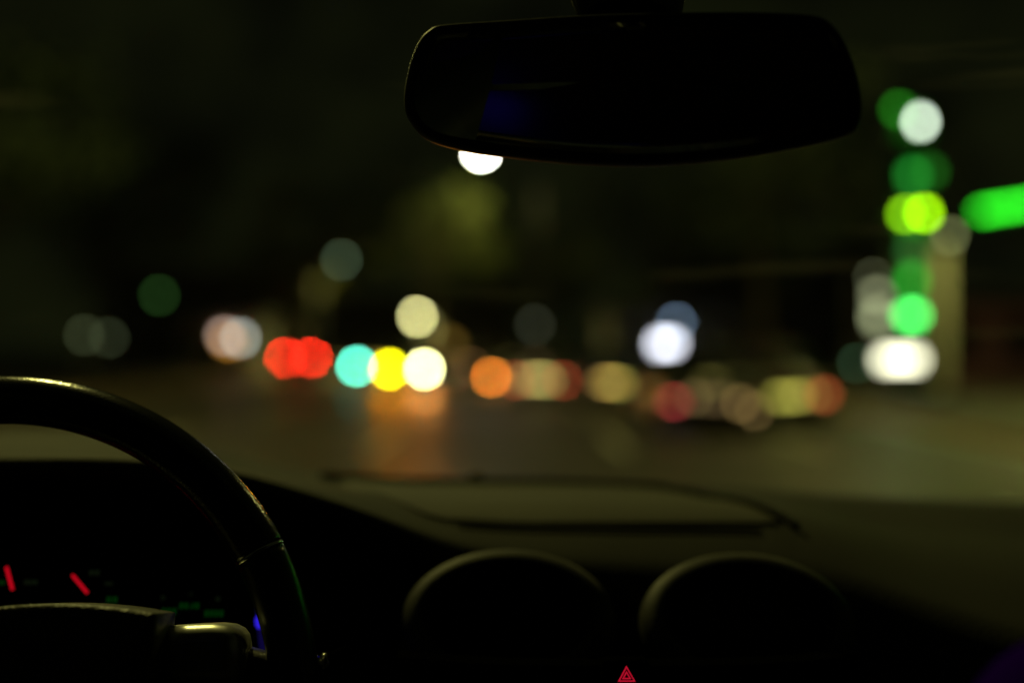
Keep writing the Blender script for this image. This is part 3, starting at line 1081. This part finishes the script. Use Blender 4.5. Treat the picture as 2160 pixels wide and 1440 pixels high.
def tree(x, y, h, cr, seed, label, leaf=0, crown_z=None, trunk_r=0.22, nleaf=3200):
    rnd = random.Random(seed)
    root = empty('tree', (x, y, 0.0), label=label, cat='tree', group='roadside trees')
    b = MB()
    top = Vector((rnd.uniform(-.5, .5), rnd.uniform(-.5, .5), h * .62))
    b.tube([(0, 0, -0.1), (0.05, 0, h * .12), (top.x * .5, top.y * .5, h * .35), top], [trunk_r * 1.3, trunk_r, trunk_r * .8, trunk_r * .45], 10)
    cz = crown_z or h * .68
    ch = h - cz
    clumps = []
    for k in range(26):
        while True:
            v = Vector((rnd.uniform(-1, 1), rnd.uniform(-1, 1), rnd.uniform(-1, 1)))
            if 0.25 < v.length < 1:
                break
        c = Vector((v.x * cr, v.y * cr, cz + v.z * ch))
        clumps.append((c, cr * rnd.uniform(.20, .38)))
    for c, _ in clumps[::2]:
        s = Vector((top.x * .6, top.y * .6, h * rnd.uniform(.32, .58)))
        m_ = s.lerp(c, .5) + Vector((0, 0, .25))
        b.tube([s, m_, c], [trunk_r * .35, trunk_r * .2, .02], 6)
    b.build('trunk', m_bark, root)
    b = MB()
    vs, fs = [], []
    for k in range(nleaf):
        c, r_ = clumps[rnd.randrange(len(clumps))]
        v = Vector((rnd.gauss(0, 1), rnd.gauss(0, 1), rnd.gauss(0, .8)))
        p_ = c + v * r_ * .55
        u = Vector((rnd.uniform(-1, 1), rnd.uniform(-1, 1), rnd.uniform(-1, 1))).normalized()
        t = u.cross(Vector((rnd.uniform(-1, 1), rnd.uniform(-1, 1), rnd.uniform(-1, 1)))).normalized()
        s = rnd.uniform(.10, .22)
        n0 = len(vs)
        vs += [p_ - u * s, p_ + t * s * .5, p_ + u * s, p_ - t * s * .5]
        fs.append((n0, n0 + 1, n0 + 2, n0 + 3))
    b.add(vs, fs)
    b.build('crown', LEAF[leaf], root)
    return root


tree(-4.6, 59.5, 13.6, 4.6, 1, 'tree with a yellow green crown lit by the bright street lamp', 0, crown_z=9.6)
tree(-13.6, 64, 12.5, 4.4, 2, 'tree with a dim amber crown beside the grey green lamp', 2, crown_z=8.6)
tree(-19, 46, 13, 5.5, 3, 'dark tree behind the lit kiosk at far left', 1)
tree(-17.2, 30, 11.5, 4.6, 5, 'dark tree nearest the camera on the left pavement', 1)
tree(-14.5, 76, 15, 6, 6, 'dark tree beyond the red tail lights', 1, trunk_r=.3)
tree(9.3, 62, 14, 5.5, 7, 'dark tree above the white sign', 0, trunk_r=.3)
tree(9.6, 38, 12.5, 4.6, 8, 'dark olive tree on the right pavement between white sign and price sign', 1)
tree(16, 46, 15, 5.5, 9, 'tall dark tree behind the price sign', 1, trunk_r=.3)
tree(3.6, 96, 14, 6, 10, 'far dark tree closing the road in the middle', 0, trunk_r=.3)
tree(-2.5, 120, 16, 8, 11, 'farthest dark tree behind the pale yellow lamp', 0, trunk_r=.35)
tree(-25, 62, 16, 7, 12, 'dark tree at the far left edge behind the garden lamps', 1, trunk_r=.3)

# ---- buildings
m_wall1 = mat('plaster_grey', (0.16, 0.15, 0.13), 0.9, noise=(.8, .2))
m_wall2 = mat('plaster_pink', (0.13, 0.055, 0.075), 0.85, noise=(.8, .2))
m_roof = mat('roof_dark', (0.04, 0.04, 0.04), 0.8)
m_dwin = mat('dark_window', (0.012, 0.014, 0.016), 0.08)


def building(x, y, wx, wy, h, m, label, cat='building', cols=3, rows=2, rz=0, roof_h=.3):
    root = empty('building', (x, y, 0.0), rz, label=label, cat=cat)
    b = MB(); b.box((0, wy / 2, h / 2), (wx, wy, h)); b.build('wall', m, root)
    b = MB(); b.box((0, wy / 2, h + roof_h / 2 + .003), (wx + .5, wy + .5, roof_h)); b.build('roof', m_roof, root)
    for r_ in range(rows):
        for c in range(cols):
            wx0 = (c + .5) / cols * wx - wx / 2
            z = (r_ + .55) * h / rows
            if r_ == 0 and c == cols // 2:
                b = MB(); b.box((wx0, -.02, 1.15), (1.0, .08, 2.1)); b.build('door', m_trim, root)
                continue
            b = MB(); b.box((wx0, -.02, z), (wx / cols * .5, .10, h / rows * .42)); wn_ = b.build('window', m_trim, root)
            b = MB(); b.box((wx0, -.05, z), (wx / cols * .44, .06, h / rows * .36)); b.build('pane', m_dwin, wn_)
    return root


# kiosk at left with lit windows
kx, kd = centred(484, 52), 52
kiosk = building(kx - .6, kd + .15, 3.6, 4, 3.1, m_wall1, 'low kiosk with lit pale windows and an orange lamp at left', 'kiosk', cols=3, rows=1)
kiosk.name = 'kiosk'
for px, py, wd, hh, c in ((474, 708, .42, .30, (118, 98, 88)), (507, 713, .30, .34, (112, 116, 112))):
    p = at(px, py, kd)
    b = MB(); b.box(p - kiosk.location + Vector((0, 0, 0)), (wd, .08, hh))
    b.build('lit_window', lamp_mat('window_glow', c, px_area(wd, hh, kd), boost=.95), kiosk)
p = at(482, 722, kd)
b = MB(); b.box(p - kiosk.location, (.55, .1, .1)); b.build('orange_lamp', lamp_mat('orange_lamp_glow', (96, 62, 14), px_area(.55, .1, kd)), kiosk)

# white lightbox sign on a small shop, right of centre
sd = 50
p = at(1405, 725, sd)
shop = building(p.x + 1.2, sd + .4, 8.0, 6, 3.4, m_wall1, 'low dark shop behind the bright white sign', 'shop', cols=5, rows=1)
shop.name = 'shop'
sign = empty('shop_sign', (p.x, sd, 0), label='bright bluish white lightbox sign right of centre', cat='sign')
z = p.z
b = MB(); b.box((0, .12, z), (1.12, .2, .62)); bevel(b.build('sign_box', m_trim, sign), .03, 2)
b = MB(); b.box((0, .0, z), (1.0, .06, .50)); b.build('sign_panel', lamp_mat('white_sign_glow', (226, 226, 242), 6500 * .42, boost=4.0), sign)
for s in (-.45, .45):
    b = MB(); b.tube([(s, .14, 0.0), (s, .14, z - .3)], .05, 8); b.build('post', m_pole, sign)
street_lamp(1427, 680, 49, 13, (62, 76, 92), 'blue grey lamp just above the white sign', 0.6, 1)
street_lamp(1381, 768, 48.4, 13, (64, 64, 42), 'pale olive lamp under the left of the white sign', 0.2, -1)
street_lamp(1424, 752, 48, 12, (84, 92, 110), 'pale blue lamp under the right of the white sign', 0.2, 1)

building(-22, 70, 12, 8, 7, m_wall1, 'dark two storey house behind the kiosk at left', cols=5, rows=2)
building(19, 66, 16, 8, 8, m_wall1, 'dark two storey house far behind the shop on the right', cols=6, rows=2)
building(-12, 135, 26, 8, 9, m_wall1, 'far dark block at the end of the road', cols=9, rows=3)

# ---- filling station: price sign, pillar, canopy, kiosk, pumps
PD = 25.0
pyl = empty('price_sign', (centred(1920, PD), PD, 0.12), label='tall station price sign with green, white and yellow green lights', cat='price sign')
m_pyl = mat('sign_green_body', (0.006, 0.02, 0.008), 0.6)


def pp(px, py, off=0.0):
    return at(px, py, PD) - pyl.location + Vector((0, off, 0))


b = MB(); b.box(pp(1923, 560, .22), (1.05, .26, 6.6)); bevel(b.build('pylon_body', m_pyl, pyl), .08, 3)
b = MB(); b.box(pp(1923, 856, .22) * 1.0, (1.5, .6, .3)); bevel(b.build('foot', m_pave, pyl), .04, 2)


def psign(px, py, wd, hh, c, name, boost=1.0, shape='box', eff=None, off=0.0):
    b = MB()
    q = pp(px, py, off)
    if shape == 'disc':
        b.loft([[q + Vector((math.cos(t) * wd / 2, o, math.sin(t) * hh / 2)) for t in [2 * PI * k / 32 for k in range(32)]] for o in (-.05, .05)], smooth=False)
    else:
        b.box(q, (wd, .10, hh))
    return b.build(name, lamp_mat(name + '_glow', c, eff or min(px_area(wd, hh, PD), 6500), boost=boost), pyl)


psign(1940, 258, .20, .26, (205, 222, 200), 'emblem_disc', shape='disc', boost=1.05, off=-.03)
psign(1925, 262, .62, .60, (12, 62, 8), 'emblem_panel', eff=2600, boost=.9, off=.02)
psign(1894, 232, .16, .16, (22, 92, 14), 'emblem_corner', boost=.5, off=-.04)
psign(1926, 368, .26, .20, (14, 84, 22), 'name_panel')
psign(1962, 362, .20, .24, (10, 52, 8), 'name_panel')
psign(1910, 452, .17, .15, (96, 150, 6), 'fuel_label', off=-.02)
psign(1948, 450, .19, .17, (140, 205, 4), 'fuel_label', off=-.02)
psign(1930, 464, .55, .28, (10, 110, 8), 'green_band', off=.02, eff=2800)
psign(1925, 530, .3, .2, (12, 48, 18), 'price_row')
psign(1924, 592, .22, .35, (18, 110, 24), 'price_row')
psign(1923, 665, .36, .22, (80, 238, 100), 'price_row', boost=1.0)
psign(1850, 622, .22, .16, (78, 80, 60), 'price_digit')
psign(1850, 668, .24, .40, (108, 112, 84), 'price_digit')
psign(1926, 540, .15, 3.9, (8, 46, 10), 'added_green_strip', eff=12 * 90, off=.04)  # dim glowing strip added so the sign's green lights run together
wpnl = psign(1899, 758, .95, .30, (255, 250, 215), 'white_panel', eff=6500 * .42, boost=2.6)
b = MB(); b.box(pp(1856, 660, .12), (.42, .12, 1.6)); b.build('digit_board', m_trim, pyl)
b = MB(); b.box(pp(1899, 758, .12), (1.05, .12, .42)); b.build('panel_box', m_trim, pyl)
# the added green strip stands on the pylon's middle

# pale pillar with lantern
q = at(1986, 850, 26)
pil = empty('pillar', (q.x, q.y, 0.12), label='pale square pillar right of the price sign with a small lantern', cat='pillar')
zt = at(1990, 520, 26).z - .12
m_pale = mat('pale_paint', (0.78, 0.76, 0.62), 0.6, noise=(2, .1))
b = MB(); b.box((0, 0, zt / 2), (.28, .28, zt)); bevel(b.build('shaft', m_pale, pil), .02, 2)
b = MB(); b.box((0, 0, .15), (.7, .7, .3)); bevel(b.build('plinth', m_pave, pil), .03, 2)
lq = at(2004, 497, 26) - pil.location
b = MB(); b.ellipsoid(lq, (.08, .08, .09)); b.build('lantern', lamp_mat('lantern_glow', (70, 74, 46), 150), pil)
b = MB(); b.tube([Vector((0, 0, zt)), Vector((lq.x, 0, zt + .1)), lq - Vector((0, 0, .08))], .02, 6); b.build('bracket', m_pole, pil)

# canopy: green fascia along the road side, running toward the camera
can = empty('station_canopy', (0, 0, 0.12), label='filling station canopy with a glowing green fascia at the right edge', cat='canopy')
A = at(2064, 447, 28.0)
Bq = at(2160, 432, 26.64)
dirv = Vector((Bq.x - A.x, Bq.y - A.y, 0)).normalized()
zc = A.z - .12
perp = Vector((-dirv.y, dirv.x, 0))
if perp.x < 0:
    perp = -perp
Ln = 14.0
A0 = Vector((A.x, A.y, 0))
m_fas = emis('fascia_glow', (0.030, 1.0, 0.022), 5.2, light=True)


def prism(bb, a, L_, w_, z0, z1, o0=0.0):
    a = a + perp * o0
    c_ = a + dirv * L_
    q_ = [a, c_, c_ + perp * w_, a + perp * w_]
    vs = [v + Vector((0, 0, z0)) for v in q_] + [v + Vector((0, 0, z1)) for v in q_]
    bb.add(vs, [(0, 3, 2, 1), (4, 5, 6, 7), (0, 1, 5, 4), (1, 2, 6, 5), (2, 3, 7, 6), (3, 0, 4, 7)])


b = MB(); prism(b, A0, Ln, 9, zc - .35, zc + .35, .03); b.build('canopy_roof', m_pyl, can)
b = MB(); prism(b, A0, Ln, .04, zc - .075, zc + .075, -.03); b.build('fascia_light', m_fas, can)
for k, off in ((2.6, 2.6), (10.5, 2.6)):
    b = MB(); prism(b, A0 + dirv * k, .35, .35, 0, zc - .36, off); b.build('column', m_wall1, can)
for k in (2, 6, 10):
    b = MB(); prism(b, A0 + dirv * k, .5, .5, zc - .38, zc - .353, 4.0); b.build('ceiling_light', emis('canopy_lamp_glow', (1, .95, .8), 3.0, light=True), can)
# station shop with pinkish wall
kq = at(2160, 742, 36)
building(kq.x + 2.0, 38, 9.0, 5, 3.4, m_wall2, 'station shop with a dim pink wall at the right edge', 'station shop', cols=4, rows=1)
for k, lb in ((3.5, 'fuel pump under the canopy, the farther one'), (8.0, 'fuel pump under the canopy, the nearer one')):
    q = A0 + dirv * k + perp * 3.6
    fp = empty('fuel_pump', (q.x, q.y, .12), label=lb, cat='fuel pump', group='fuel pumps')
    b = MB(); b.box((0, 0, .85), (.7, .5, 1.7)); bevel(b.build('body', m_pyl, fp), .04, 3)
    b = MB(); b.box((0, -.26, 1.3), (.45, .03, .3)); b.build('display', m_dwin, fp)
    b = MB(); b.tube([(.36, 0, 1.4), (.55, -.05, 1.0), (.5, -.05, .4), (.38, -.1, .8)], .02, 6); b.build('hose', m_trim, fp)
    b = MB(); b.box((0, 0, .06), (1.2, .9, .12)); b.build('plinth', m_pave, fp)

# ---- render settings
sc.view_settings.view_transform = 'Standard'
sc.view_settings.look = 'None'
sc.view_settings.exposure = 0
sc.view_settings.gamma = 1
sc.render.engine = 'CYCLES'
c = sc.cycles
c.use_adaptive_sampling = False
c.sample_clamp_direct = 0
c.sample_clamp_indirect = 4
c.use_denoising = True
c.denoiser = 'OPENIMAGEDENOISE'
c.denoising_input_passes = 'RGB_ALBEDO_NORMAL'
c.max_bounces = 6
c.diffuse_bounces = 2
c.glossy_bounces = 3
c.transparent_max_bounces = 8
c.caustics_reflective = False
c.caustics_refractive = False
